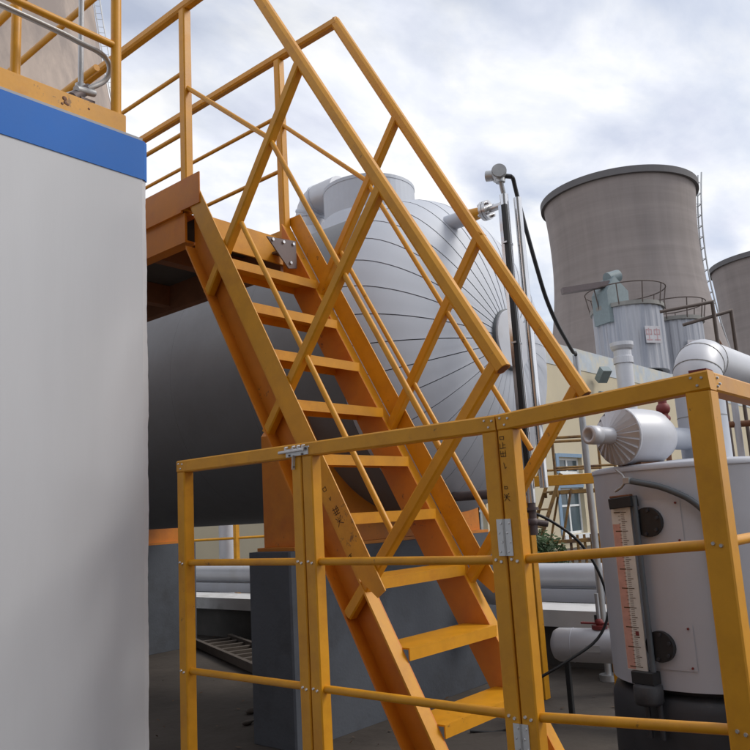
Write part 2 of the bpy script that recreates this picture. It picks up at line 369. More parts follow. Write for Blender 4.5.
# added hall out of view behind the camera, shades the faces turned to it
ph = thing('added_shade_hall', 'dark grey hall added out of view to shade the near side of the yard', 'building', (-6, -3, G))
part('wall', MB().box(-12, -3.2, -9, 2.7, G, 8), 'hall', ph)
part('roof', MB().box(-12.3, -2.9, -9.3, 2.75, 8.001, 8.2), 'dark', ph)
for i in range(14): part('cladding_rib', MB().box(-3.198, -3.15, -8.7+i*.8, -8.62+i*.8, G, 7.9), 'hall', ph)
# silos on the roof
def silo(cx, cy, r, z0, z1, label, sign=True):
    t = thing('silo', label, 'silo', (cx, cy, z0), 'corrugated silos on the roof')
    mb = MB(); seg = 144; vs = []; fs = []
    for k, z in enumerate((z0, z1)):
        for j in range(seg):
            a = 2*math.pi*j/seg; rr = r + (.02 if j % 6 < 3 else -.012); vs.append((cx+rr*math.cos(a), cy+rr*math.sin(a), z))
    fs = [[j, (j+1) % seg, (j+1) % seg+seg, j+seg] for j in range(seg)] + [list(range(seg, 2*seg)), list(range(seg-1, -1, -1))]
    mb.add(vs, fs); part('corrugated_shell', mb, 'silo', t)
    part('top_ring', MB().lathe([(r-.1, z1-.05), (r+.12, z1-.05), (r+.12, z1+.14), (r-.1, z1+.14)], (cx, cy, 0), seg=48, smooth=False), 'dull', t)
    part('base_plinth', MB().lathe([(r-.35, z0-.35), (r-.3, z0), (0.01, z0)], (cx, cy, 0), seg=32), 'dark', t)
    gr = MB()
    for zz in (z1+1.0,): gr.tube([(cx+(r+.28)*math.cos(2*math.pi*j/32), cy+(r+.28)*math.sin(2*math.pi*j/32), zz) for j in range(33)], .03, 6)
    for j in range(10):
        a = 2*math.pi*j/10+.2; gr.cyl((cx+(r+.1)*math.cos(a), cy+(r+.1)*math.sin(a), z1), (cx+(r+.28)*math.cos(a), cy+(r+.28)*math.sin(a), z1+1.0), .028, seg=6)
    part('guard_rail', gr, 'gantry', t)
    # warning plate facing the yard
    d = Vector((-cx, -cy, 0)).normalized(); s_ = Vector((-d.y, d.x, 0)); c0 = Vector((cx, cy, 0))
    dd = (d*.80+s_*.60).normalized(); ss = Vector((-dd.y, dd.x, 0)); pc = c0+dd*(r+.12)+Vector((0, 0, z1-1.55))
    sg = part('warning_plate', MB().beam(pc-ss*.42, pc+ss*.42, .03, .8, (0, 0, 1), .002), 'plate', t)
    ink = MB(); q = pc+dd*.02
    for gx_ in (-.24, .20):
        def pt(u, v): return q+ss*(gx_+u)+Vector((0, 0, v))
        for u0, v0, u1, v1 in ((-.14, .22, .14, .22), (-.14, .0, .14, .0), (0, .28, 0, -.28), (-.14, -.26, .14, -.26), (-.14, .22, -.14, 0), (.14, .22, .14, 0)):
            ink.ribbon([pt(u0, v0), pt(u1, v1)], .05, dd)
    part('red_lettering', ink, 'faded', sg)
    return t
s1 = silo(36.6, 14.6, 1.62, 5.95, 9.05, 'larger corrugated silo carrying a grey filter unit on its top')
s2 = silo(40.2, 13.75, 1.45, 5.95, 8.75, 'smaller corrugated silo to the right, partly behind its neighbour')
fu = thing('filter_unit', 'teal-grey filter unit with a dark inclined chute on the silo top', 'filter unit', (35.7, 15.1, 9.2))
part('casing', MB().prism([(34.75, 14.7, 8.3), (35.95, 14.2, 8.3), (36.05, 14.2, 9.9), (35.3, 14.5, 10.6), (34.75, 14.7, 9.8)], (.45, 1.0, 0)), 'tealg', fu)
part('motor', MB().cyl((35.4, 14.9, 10.55), (36.0, 14.6, 10.75), .3, seg=14), 'tealg', fu)
part('chute', MB().beam((35.3, 14.8, 10.25), (33.75, 16.5, 10.0), .36, .28), 'bracket', fu)
part('support_strut', MB().beam((34.9, 15.2, 5.7), (34.9, 15.2, 8.4), .25, .25), 'tealg', fu)

# exhaust stack in front of the silo
ex = thing('exhaust_stack', 'white exhaust stack with a flared cap in front of the larger silo', 'exhaust stack', (20.3, 8.35, G))
part('stack', MB().cyl((20.3, 8.35, G), (20.3, 8.35, 3.95), .225, seg=24), 'cladw', ex)
part('flared_cap', MB().lathe([(.23, 3.62), (.262, 3.63), (.262, 3.80), (.235, 3.82), (.235, 3.98), (.275, 4.02), (.31, 4.10), (.31, 4.20), (.02, 4.22)], (20.3, 8.35, 0), seg=24, smooth=False), 'cladw', ex)

# brown pipe gantry frames, right
pf = thing('pipe_gantry', 'thin rusty brown pipe frames standing right of the silos', 'pipe frame', (27.9, 8.0, G))
k = 1.72
a = MB(); a.tube([(15.69*k, 5.57*k, 3.73*k), (16.36*k, 4.74*k, 3.87*k), (16.45*k, 4.76*k, G)], .06, 8); part('pipe', a, 'gantry', pf)
a = MB(); a.tube([(16.02*k, 5.26*k, 3.44*k), (16.63*k, 4.48*k, 3.67*k), (16.70*k, 4.49*k, G)], .06, 8); part('pipe', a, 'gantry', pf)
a = MB(); a.cyl((16.45*k, 4.76*k, 3.1*k), (16.70*k, 4.49*k, 2.2*k), .06, seg=8); part('brace', a, 'rust', pf)

# ================================================================== LONG PIPE, SLAB, HEDGE behind the vessel
lp = thing('insulated_pipe', 'long silver insulated pipe running low behind the big vessel', 'pipe', (7.72, 8, G))
for i in range(8):
    y0 = 2.6+i*2.0
    b = MB().cyl((7.6, y0, -.725), (7.6, y0+1.985, -.725), .122, seg=24); b.lathe([(.123, 0), (.127, .01), (.127, .05), (.123, .06)], (7.6, y0, -.725), (0, 1, 0), 24)
    part('cladding_section', b, 'cladw', lp)
part('support_beam', MB().beam((7.6, 2.4, -.918), (7.6, 19, -.918), .2, .13), 'grey', lp)
for y in (3.0, 6.5, 10, 13.5, 17): part('sleeper_post', MB().box(7.5, 7.7, y-.1, y+.1, G, -.985), 'pedestal', lp)
sp = thing('white_pipe_stub', 'short white pipe with a rounded end just beyond the stair foot', 'pipe', (6.3, 4.3, G))
part('pipe', MB().lathe([(.01, -.16), (.08, -.14), (.125, -.08), (.14, 0), (.14, 1.5), (.01, 1.52)], (5.95, 3.78, -.68), (.25, 1, 0), 24), 'cladw', sp)
part('leg', MB().box(6.13, 6.21, 4.60, 4.70, G, -.79), 'pedestal', sp)
sb = thing('kerb_wall', 'low dark wall with a whitewashed concrete cap behind the vessel', 'wall', (7.0, 8, G))
for i in range(6):
    y0 = 2.2+i*2.6; part('cap_slab', MB().box(6.78, 7.3, y0, y0+2.588, -1.11, -.965+random.uniform(-.004, .004), .01), 'concw', sb)
part('wall', MB().box(6.98, 7.2, 2.2, 17.8, G, -1.111), 'brick', sb)

def leaves(mb, c, sx, sy, sz, n, size):
    for _ in range(n):
        while True:
            p = Vector((random.uniform(-1, 1), random.uniform(-1, 1), random.uniform(-1, 1)))
            if .25 < p.length < 1: break
        p = p*(.75+.25*random.random()); q = Vector((c[0]+p.x*sx, c[1]+p.y*sy, c[2]+p.z*sz))
        a = Vector((random.gauss(0, 1), random.gauss(0, 1), random.gauss(0, 1))).normalized(); b = a.orthogonal().normalized(); s_ = size*random.uniform(.6, 1.3)
        mb.add([q-a*s_, q+b*s_*.45, q+a*s_, q-b*s_*.45], [[0, 1, 2, 3]])
def bush(x, y, sx, sy, h, label, n=9000, size=.04):
    t = thing('hedge_bush', label, 'bush', (x, y, G), 'clipped bushes behind the long pipe')
    mb = MB(); leaves(mb, (x, y, G+h*.6), sx, sy, h*.42, n, size); part('foliage', mb, 'leaf', t)
    st = MB()
    for i in range(5):
        a = 2*math.pi*i/5; st.tube([(x, y, G), (x+.1*math.cos(a), y+.1*math.sin(a), G+h*.3), (x+sx*.5*math.cos(a), y+sy*.5*math.sin(a), G+h*.75)], [.03, .022, .008], 6)
    part('stem', st, 'soil', t)
bush(9.55, 5.75, .75, .8, 1.25, 'dark green bush behind the pipe, left of the yellow ladder frame')
bush(9.3, 4.6, .6, .6, .72, 'low dark bush just under the far pipe at the ladder frame foot', 5000)
bush(9.0, 13.4, .9, 1.0, .9, 'dark low bush beneath the vessel beyond the kerb wall', 3500)

# far yellow railing under the vessel
fr = thing('yard_railing', 'far yellow railing and white downpipe under the vessel', 'railing', (10.3, 13.0, G))
for px_, py_ in ((9.40, 13.55), (10.35, 12.60), (11.3, 11.65), (8.45, 14.5)): part('post', MB().beam((px_, py_, G), (px_, py_, .6), .09, .09, (0, 1, 0)), 'yellow', fr)
for z in (-.3, .15): part('rail', MB().cyl((8.45, 14.5, z), (11.3, 11.65, z), .025, seg=8), 'yellow', fr)
dp = tag(part('downpipe', MB().cyl((10.6, 13.2, G), (10.6, 13.2, 3), .17, seg=20), 'cladw', loc=(10.6, 13.2, G)), 'fat white vertical pipe behind the far yellow railing', 'pipe')

# yellow access ladder frame against the cream building
yl = thing('access_ladder', 'thin rusty yellow inclined ladder with handrails before the cream building', 'ladder', (10.2, 5.2, G))
ex_ = Vector((.66, -.75, 0)); dn = Vector((.75, .66, 0))
O = Vector((9.95, 5.35, 0))
def q_(u, v, z): return O+ex_*u+dn*v+Vector((0, 0, z))
for v in (0, .7):
    part('stringer', MB().beam(q_(-.62, v, G), q_(.18, v, .42), .03, .05, (0, 0, 1)), 'oldyellow', yl)
    part('handrail', MB().tube([q_(-.60, v, -.55), q_(.10, v, .92), q_(.95, v, .92)], .02, 8), 'oldyellow', yl)
    part('mid_rail', MB().tube([q_(.08, v, .50), q_(.95, v, .50)], .016, 8), 'oldyellow', yl)
    for u, z0, z1 in ((.10, .1, .92), (.95, G, .92), (-.28, -.9, .12)): part('post', MB().cyl(q_(u, v, z0), q_(u, v, z1), .02, seg=8), 'oldyellow', yl)
    part('brace', MB().cyl(q_(-.15, v, G), q_(.30, v, .2), .018, seg=8), 'oldyellow', yl)
for i in range(7):
    f_ = (i+1)/8; part('tread', MB().beam(q_(-.62+.8*f_, 0, G+1.92*f_), q_(-.62+.8*f_, .7, G+1.92*f_), .05, .025), 'oldyellow', yl)
part('landing', MB().prism([q_(.15, 0, .14), q_(.95, 0, .14), q_(.95, .7, .14), q_(.15, .7, .14)], (0, 0, .05)), 'oldyellow', yl)
pk = thing('picket_fence', 'short rusty picket fence beneath the ladder landing', 'fence', (10.6, 5.0, G))
for i in range(9): part('picket', MB().beam(q_(.20+i*.095, -.1, G), q_(.20+i*.095, -.1, -.42), .035, .02, dn), 'oldyellow', pk)
for z in (-.50, -1.2): part('rail', MB().beam(q_(-.6, -.125, z), q_(1.05, -.125, z), .02, .05), 'oldyellow', pk)

# orange portal frame and grey conduit beyond the stair foot
of = thing('portal_frame', 'orange square-tube frame standing left of the grey measuring tank', 'frame', (6.15, 2.95, G))
part('beam', MB().beam((5.82, 3.30, .195), (6.17, 2.88, .195), .08, .085), 'yellow', of)
part('post', MB().beam((6.19, 2.86, G), (6.19, 2.86, .235), .08, .08, (0, 1, 0)), 'yellow', of)
part('post', MB().beam((5.79, 3.335, G), (5.79, 3.335, .235), .08, .08, (0, 1, 0)), 'yellow', of)
cd = thing('conduit', 'thin grey vertical conduit that takes the black cable down', 'conduit', (6.6, 3.15, G))
part('pipe', MB().cyl((6.60, 3.155, G), (6.60, 3.155, 1.33), .03, seg=12), 'galv', cd)
part('base', MB().cyl((6.60, 3.155, G), (6.60, 3.155, G+.05), .08, seg=12), 'galv', cd)

# ================================================================== BIG VESSEL
XC, ZC, RV, Y0, HV = 5.275, 1.28, 1.30, 3.71, .66
ve = thing('pressure_vessel', 'huge horizontal silver-clad vessel with domed end behind the stair', 'vessel', (XC, 6, G))
core = MB(); pr = [(.01, -HV+.02)]
for i in range(1, 19):
    th = math.pi/2*i/18; pr.append(((RV-.014)*math.sin(th), -(HV-.014)*math.cos(th)))
pr += [(RV-.014, 9.0), (.01, 9.3)]
core.lathe(pr, (XC, Y0, ZC), (0, 1, 0), 72); part('insulation', core, 'dark', ve)
NG = 36; da = 2*math.pi/NG; g = MB(); rows = []; edgeL = []; edgeR = []; nr_ = 16; cols = 5
for i in range(nr_+1):
    th = math.asin(.165) + (math.pi/2-math.asin(.165))*i/nr_
    rr = RV*math.sin(th); yy = -HV*math.cos(th)
    nrm = Vector((math.sin(th)/RV, 0, -math.cos(th)/HV)).normalized()
    gap = .0065/max(rr, .1)
    row = []
    for j in range(cols+1):
        a = -da/2+gap/2 + (da-gap)*j/cols
        lift = .0 + (.0025 if j == cols else 0) + .0012*math.sin(math.pi*j/cols)
        r2v = rr+nrm.x*lift; y2 = yy+nrm.z*lift
        row.append(Vector((XC+r2v*math.cos(a), Y0+y2, ZC+r2v*math.sin(a))))
    rows.append(row)
    for a, lst in ((-da/2+gap/2, edgeL), (da/2-gap/2, edgeR)): lst.append(Vector((XC+(rr-.012*nrm.x)*math.cos(a), Y0+yy-.012*nrm.z, ZC+(rr-.012*nrm.x)*math.sin(a))))
m_ = len(rows[0])
g.add([p for r_ in rows for p in r_], [[i*m_+j, (i+1)*m_+j, (i+1)*m_+j+1, i*m_+j+1] for i in range(nr_) for j in range(m_-1)], True)
for k_, lst in ((0, edgeL), (m_-1, edgeR)):
    g.add([r_[k_] for r_ in rows]+lst, [[i, i+1, nr_+2+i, nr_+1+i] for i in range(nr_)], False)
ce = Vector((XC, Y0, ZC))-Vector(ve.location)
gore = part('dome_panel', g, 'clad', ve)
for i in range(1, NG):
    rot = Matrix.Translation(ce) @ Matrix.Rotation(-da*i, 4, 'Y') @ Matrix.Translation(-ce)
    copy_at(gore, ve, rot)
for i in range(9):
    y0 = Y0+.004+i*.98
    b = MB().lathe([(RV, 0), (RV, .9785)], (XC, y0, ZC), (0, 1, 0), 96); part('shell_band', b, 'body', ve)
mw = MB().lathe([(.235, .06), (.235, -.025), (.231, -.03), (.01, -.032)], (XC, Y0-HV, ZC), (0, 1, 0), 40, smooth=False)
part('manway_cover', mw, 'cladw', ve)
part('manway_ring', MB().lathe([(.236, .05), (.244, .05), (.244, -.012), (.236, -.012)], (XC, Y0-HV, ZC), (0, 1, 0), 40), 'hose', ve)
# upper neck, elbow vent
part('neck', MB().lathe([(.42, 2.40), (.42, 2.90), (.424, 2.905), (.424, 2.935), (.01, 2.97)], (XC, 4.40, 0), (0, 0, 1), 48, smooth=False), 'clad', ve)
part('neck_skirt', MB().lathe([(.50, 2.40), (.46, 2.60), (.43, 2.63), (.422, 2.64)], (XC, 4.40, 0), (0, 0, 1), 40), 'clad', ve)
el = [(XC, 5.16, 2.5), (XC, 5.16, 2.90)] + [(XC, 5.16-.16+.16*math.cos(R(a)), 2.90+.16*math.sin(R(a))) for a in range(15, 91, 15)] + [(XC, 4.75, 3.06)]
part('vent_elbow', MB().tube(el, .15, 24), 'cladw', ve)
vr = MB()
for i in (1, 2, 4, 6): 
    p = Vector(el[i]); q = Vector(el[i+1]); d = (q-p).normalized(); vr.cyl(p-d*.012, p+d*.012, .158, seg=24)
part('vent_seam', vr, 'clad', ve)
part('vent_collar', MB().lathe([(.19, 2.5), (.19, 2.76), (.152, 2.78)], (XC, 5.16, 0), (0, 0, 1), 28), 'cladw', ve)
# saddles in orange steel
for y in (4.04, 8.56):
    sd = MB()
    prof = [(XC-1.36, -.19), (XC-1.36, .62), (XC-1.22, .80)] + [(XC+(RV-.012)*math.cos(R(a)), ZC+(RV-.012)*math.sin(R(a))) for a in range(206, 336, 6)] + [(XC+1.0, .5), (XC+1.0, -.19)]
    sd.prism([(x, y+.09, z) for x, z in prof], (0, .32, 0)); s_o = part('saddle', sd, 'orange', ve)
    part('base_plate', MB().box(XC-1.42, XC+1.05, y+.03, y+.42, -.215, -.191), 'orange', s_o)
# nozzles to the gauge
part('nozzle_insulation', MB().cyl((4.93, 3.45, 2.225), (4.93, 3.13, 2.225), .062, seg=20), 'clad', ve)
part('upper_nozzle', MB().cyl((4.93, 3.13, 2.225), (4.93, 2.99, 2.225), .055, .04, seg=20), 'yellow', ve)
part('upper_flange', MB().cyl((4.93, 2.99, 2.225), (4.93, 2.965, 2.225), .075, seg=24), 'steel', ve)
part('lower_nozzle', MB().cyl((4.93, 3.62, .10), (4.93, 2.99, .10), .035, seg=16), 'bracket', ve)
part('lower_flange', MB().cyl((4.93, 2.99, .10), (4.93, 2.965, .10), .075, seg=24), 'steel', ve)

for y, lab in ((4.04, 'dark grey concrete plinth under the near saddle, behind the stair'), (8.56, 'dark grey concrete plinth under the far saddle, beside the white wall')):
    pd = part('concrete_plinth', MB().box(XC-1.50, XC+1.09, y, y+.43, G, -.216, .012), 'pedestal', loc=(XC, y+.2, G)); tag(pd, lab, 'plinth', 'plinths under the vessel')

# magnetic level gauge with transmitter
lg = thing('level_gauge', 'tall stainless level gauge column standing before the vessel dome', 'level gauge', (4.93, 2.80, .1))
part('float_chamber', MB().cyl((4.93, 2.80, .02), (4.93, 2.80, 2.30), .032, seg=20), 'chrome', lg)
part('indicator_strip', MB().box(4.862, 4.890, 2.755, 2.789, .25, 2.20), 'black', lg)
part('indicator_rail', MB().box(4.858, 4.872, 2.790, 2.815, .25, 2.20), 'chrome', lg)
part('sensor_tube', MB().cyl((4.975, 2.715, .12), (4.975, 2.715, 2.26), .030, seg=16), 'chrome', lg)
cl = MB()
for z in (.5, 1.15, 1.9): part('clamp', MB().cyl((4.93, 2.80, z), (4.93, 2.80, z+.012), .036, seg=20).box(4.848, 4.868, 2.765, 2.80, z, z+.012), 'steel', lg)
for z in (2.225, .10):
    part('flange', MB().cyl((4.93, 2.935, z), (4.93, 2.96, z), .075, seg=24), 'steel', lg)
    part('connecting_pipe', MB().cyl((4.93, 2.80, z), (4.93, 2.935, z), .026, seg=14), 'steel', lg)
    for i in range(4):
        a = R(45+90*i); part('flange_bolt', MB().cyl((4.93+.055*math.cos(a), 2.91, z+.055*math.sin(a)), (4.93+.055*math.cos(a), 3.01, z+.055*math.sin(a)), .012, seg=6), 'steel', lg)
part('transmitter_neck', MB().cyl((4.93, 2.80, 2.30), (4.885, 2.79, 2.39), .018, seg=12), 'galv', lg)
th_ = part('transmitter_head', MB().cyl((4.93, 2.83, 2.455), (4.84, 2.77, 2.455), .056, seg=24).cyl((4.845, 2.773, 2.455), (4.83, 2.763, 2.455), .050, seg=24).cyl((4.88, 2.79, 2.38), (4.88, 2.79, 2.44), .036, seg=16), 'galv', lg)
part('cover', MB().cyl((4.87, 2.90, 2.462), (4.885, 2.845, 2.455), .040, seg=20), 'galv', th_)
part('cable_gland', MB().cyl((4.905, 2.762, 2.43), (4.94, 2.73, 2.425), .018, seg=10), 'black', th_)
vl = thing('drain_valve', 'dirty drain valve with a red handwheel under the level gauge', 'valve', (4.93, 2.80, -.1))
part('body', MB().cyl((4.93, 2.80, -.20), (4.93, 2.80, .02), .028, seg=12).cyl((4.93, 2.80, -.03), (4.93, 2.80, -.01), .045, seg=16).sphere((4.93, 2.80, -.11), .038), 'bracket', vl)
part('handwheel', MB().tube([(4.84, 2.84+.05*math.cos(R(a)), -.11+.05*math.sin(R(a))) for a in range(0, 361, 30)], .009, 6, False).cyl((4.93, 2.82, -.11), (4.84, 2.84, -.11), .008, seg=6), 'red', vl)
part('side_outlet', MB().cyl((4.93, 2.80, -.11), (4.99, 2.72, -.13), .022, seg=10), 'bracket', vl)
part('drain_hose', MB().tube(smooth_path([(4.90, 2.86, -.02), (5.0, 2.72, -.10), (5.14, 2.58, -.26), (5.24, 2.50, -.48), (5.27, 2.47, -.72), (5.22, 2.55, -.92), (5.05, 2.72, -1.06), (4.9, 2.95, -1.22), (4.88, 3.1, G+.012), (4.7, 3.3, G+.012)]), .010, 8), 'black', vl)
cab = part('black_cable', MB().tube(smooth_path([(4.935, 2.732, 2.427), (4.975, 2.735, 2.42), (5.005, 2.74, 2.36), (5.042, 2.74, 2.247), (5.105, 2.72, 1.964), (5.198, 2.72, 1.733), (5.325, 2.74, 1.556), (5.57, 2.8, 1.417), (5.956, 2.92, 1.345), (6.333, 3.05, 1.312), (6.52, 3.12, 1.34), (6.59, 3.15, 1.32), (6.60, 3.155, 1.22)]), .016, 10), 'black', loc=(4.935, 2.69, 2.485))
tag(cab, 'black cable hanging from the transmitter across the sky to the conduit', 'cable')

# ================================================================== WHITE BUILDING
wb = thing('white_block', 'white painted block with a blue band along its top, left', 'building', (0, 4.5, G))
WX, WY, WT = 1.99, 3.0, 1.785
mb = MB(); vs = []; fs = []
nz = 120
for i in range(nz+1):
    z = G+(1.60-G)*i/nz; dx_ = .003*math.sin(z*3.1)+.002*math.sin(z*11+1)+random.gauss(0, .0007)
    vs += [(-5, WY, z), (WX-.03, WY, z), (WX+dx_, WY+.012, z), (WX+dx_*.6, WY+.05, z), (WX, 9, z)]
for i in range(nz):
    for j in range(4): fs.append([i*5+j, i*5+j+1, (i+1)*5+j+1, (i+1)*5+j])
mb.add(vs, fs); part('wall', mb, 'white', wb)
part('blue_band', MB().prism([(-5, WY-.004, 0), (WX-.02, WY-.004, 0), (WX+.003, WY+.012, 0), (WX+.005, 9, 0), (-5, 9, 0)], (0, 0, WT-1.593)), 'blue', wb).location.z += 1.593
part('roof', MB().box(-5, WX-.02, WY+.01, 9, WT+.0005, WT+.02), 'paleg', wb)
rr_ = thing('roof_railing', 'yellow tubular railing with a toe board on the white block roof', 'railing', (0, 3.03, WT+.02))
part('toe_board', MB().beam((-5, WY+.02, WT+.065), (1.885, WY+.02, WT+.065), .006, .09), 'yellow', rr_, label='yellow toe board with rust chips')
part('toe_board', MB().beam((1.888, WY+.024, WT+.065), (1.888, 9, WT+.065), .006, .09), 'yellow', rr_)
for x in (1.855, .62, -.65, -1.9): part('post', MB().cyl((x, WY+.05, WT+.02), (x, WY+.05, 3.05), .024, seg=16), 'yellow', rr_)
for y in (4.6, 6.2, 7.8): part('post', MB().cyl((WX-.09, y, WT+.02), (WX-.09, y, 3.05), .024, seg=16), 'yellow', rr_)
for z in (2.25, 2.65, 3.05):
    part('rail', MB().cyl((-5, WY+.05, z), (1.855, WY+.05, z), .017 if z < 3 else .024, seg=14), 'yellow', rr_)
    part('rail', MB().cyl((WX-.09, WY+.3, z+.02), (WX-.09, 9, z+.02), .017 if z < 3 else .024, seg=14), 'yellow', rr_)
part('short_post', MB().cyl((1.46, 3.22, WT+.02), (1.46, 3.22, 2.34), .022, seg=14), 'yellow', rr_)
for x, z, r_ in ((1.585, WT+.078, .012), (1.60, WT+.055, .008), (1.575, WT+.05, .007), (1.70, WT+.072, .006), (1.59, WT+.06, .01)): part('rust_chip', MB().sphere((x, WY+.0165, z), r_, 7, 4, (1, .08, .9)), 'rust', rr_)
gp = thing('galvanised_pipe', 'bent galvanised pipe running along the roof railing', 'pipe', (1.6, 3.1, WT+.02))
part('pipe', MB().tube(smooth_path([(-1.0, 3.1, 2.245), (1.30, 3.1, 2.235), (1.70, 3.1, 2.222), (1.79, 3.1, 2.217), (1.845, 3.11, 2.20), (1.87, 3.13, 2.17), (1.865, 3.15, 2.13), (1.83, 3.16, 2.09), (1.74, 3.16, 2.02), (1.66, 3.15, 1.96)]), .013, 12), 'galv', gp)
gv = thing('galvanised_upright', 'galvanised upright pipe with clamps behind the roof toe board', 'pipe', (1.75, 3.13, WT+.02))
part('pipe', MB().cyl((1.755, 3.19, WT+.02), (1.755, 3.19, 3.3), .013, seg=12), 'galv', gv)
part('clamp', MB().cyl((1.755, 3.19, 2.02), (1.755, 3.19, 2.07), .026, seg=12).cyl((1.70, 3.13, 2.0), (1.81, 3.17, 2.04), .018, seg=10), 'galv', gv)
part('tee', MB().cyl((1.68, 3.13, 1.95), (1.79, 3.18, 2.06), .024, seg=12).box(1.72, 1.79, 3.12, 3.18, WT+.02, 1.97), 'bracket', gv)

# ================================================================== ACCESS PLATFORM
XLr, XRr = 2.36, 3.05
pl = thing('access_platform', 'orange steel landing with yellow guard rails at the stair head', 'platform', (2.7, 4.8, 1.4))
DZ = 1.60; YE = 8.6
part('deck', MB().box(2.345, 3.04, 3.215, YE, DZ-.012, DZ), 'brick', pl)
part('edge_beam', MB().prism([(2.405, 3.205, z) for z in ()] or [(2.335, 3.19, 1.43), (2.405, 3.19, 1.43), (2.405, 3.19, 1.442), (2.349, 3.19, 1.442), (2.349, 3.19, 1.576), (2.405, 3.19, 1.576), (2.405, 3.19, 1.587), (2.335, 3.19, 1.587)], (0, YE-3.19, 0)), 'orange', pl, label='orange channel beam along the left edge')
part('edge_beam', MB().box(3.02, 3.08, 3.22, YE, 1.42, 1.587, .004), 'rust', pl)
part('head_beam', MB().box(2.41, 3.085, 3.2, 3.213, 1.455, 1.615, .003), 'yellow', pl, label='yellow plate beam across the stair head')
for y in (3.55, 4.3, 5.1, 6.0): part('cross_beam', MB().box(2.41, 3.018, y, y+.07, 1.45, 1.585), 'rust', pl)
part('toe_board', MB().box(2.322, 2.330, 3.05, YE, 1.60, 1.765, .002), 'orange', pl)
part('toe_ledge', MB().box(2.318, 2.334, 3.20, YE, 1.588, 1.6, .002), 'orange', pl)
part('toe_board', MB().box(3.087, 3.095, 3.2, YE, 1.60, 1.70, .002), 'yellow', pl)
for x, yy0 in ((XLr, 2.745), (XRr, 2.72)):
    for y in (3.2, 4.7, 6.2, 7.7): part('post', MB().beam((x, y, DZ), (x, y, 2.757), .05, .05, (0, 1, 0), .006), 'yellow', pl)
    part('top_rail', MB().beam((x, yy0-.02, 2.783), (x, YE, 2.783), .052, .05, (0, 0, 1), .01), 'yellow', pl)
    for z in (2.40, 2.05): part('mid_rail', MB().cyl((x, 3.2, z), (x, YE, z), .012, seg=10), 'yellow', pl)
for x in (XLr, XRr):
    part('support_leg', MB().beam((x, 8.3, G), (x, 8.3, 1.42), .1, .1, (0, 1, 0)), 'orange', pl)
bk = part('gusset_plate', MB().prism([(2.78, 3.06, 1.532), (2.998, 3.06, 1.553), (2.998, 3.06, 1.392), (2.935, 3.06, 1.38)], (0, .008, 0)), 'bracket', pl, label='brown-grey triangular bolted plate')
part('gusset_arm', MB().box(2.94, 2.998, 3.069, 3.199, 1.50, 1.512), 'bracket', bk)
for x, z in ((2.82, 1.522), (2.90, 1.525), (2.975, 1.53), (2.95, 1.415)): part('bolt', MB().cyl((x, 3.06, z), (x, 3.052, z), .009, seg=8), 'steel', bk)

# ================================================================== STAIR
st = thing('steel_stair', 'steep yellow steel stair with orange stringers climbing to the landing', 'stair', (2.7, 2.3, G))
MS = 1.804
def lz(y, c): return MS*y+c
def ly(z, c): return (z-c)/MS
CT, CB = -4.05, -4.355          # top and bottom edge lines of the stringer
def strip(x0, x1, ca, cb, z0, y1, zcap=9):
    """prism between two slope lines, level cut at z0, plumb cut at y1"""
    poly = [(x0, ly(z0, ca), z0), (x0, y1, lz(y1, ca)), (x0, y1, lz(y1, cb)), (x0, ly(z0, cb), z0)]
    return MB().prism(poly, (x1-x0, 0, 0))
YT = 3.185
def channel(xw, sgn):
    s_ = part('stringer', strip(xw, xw+sgn*.007, CT, CB, G, YT), 'orange', st)
    part('flange', strip(xw+sgn*.007, xw+sgn*.066, CT, CT-.018, G, YT), 'yellow' , s_)
    part('flange', strip(xw+sgn*.007, xw+sgn*.066, CB+.018, CB, G, YT), 'orange', s_)
    part('base_plate', MB().box(min(xw-sgn*.03, xw+sgn*.1), max(xw-sgn*.03, xw+sgn*.1), ly(G, CT)-.04, ly(G, CB)+.04, G, G+.012), 'orange', s_)
    return s_
channel(2.400, -1); channel(3.010, 1)
def toe(x0, x1, ya, yb, ca=-3.845, cb=-4.043, up=None):
    k = .10
    poly = [(x0, ya-.02, lz(ya-.02, ca)), (x0, yb, lz(yb, ca)), (x0, yb+.11, lz(yb+.11, cb)), (x0, ya+.115, lz(ya+.115, cb)), (x0, ya+.02, lz(ya+.02, ca)-.10)]
    return MB().prism(poly, (x1-x0, 0, 0))
tl = part('toe_board', toe(2.328, 2.3335, 1.995, 3.055), 'yellow', st, label='olive-yellow toe board with handwritten marks')
part('toe_board', toe(3.0775, 3.083, 1.96, 3.10), 'yellow', st)
for k in range(9+2):
    z = 1.29-.2555*k; y = 2.925-.1416*k
    mb = MB(); mb.box(2.4005, 3.0095, y, y+.175, z-.006, z); mb.box(2.4005, 3.0095, y, y+.006, z-.046, z-.0062); mb.box(2.4005, 3.0095, y+.169, y+.175, z-.04, z-.0062)
    part('tread', mb, 'yellow', st)
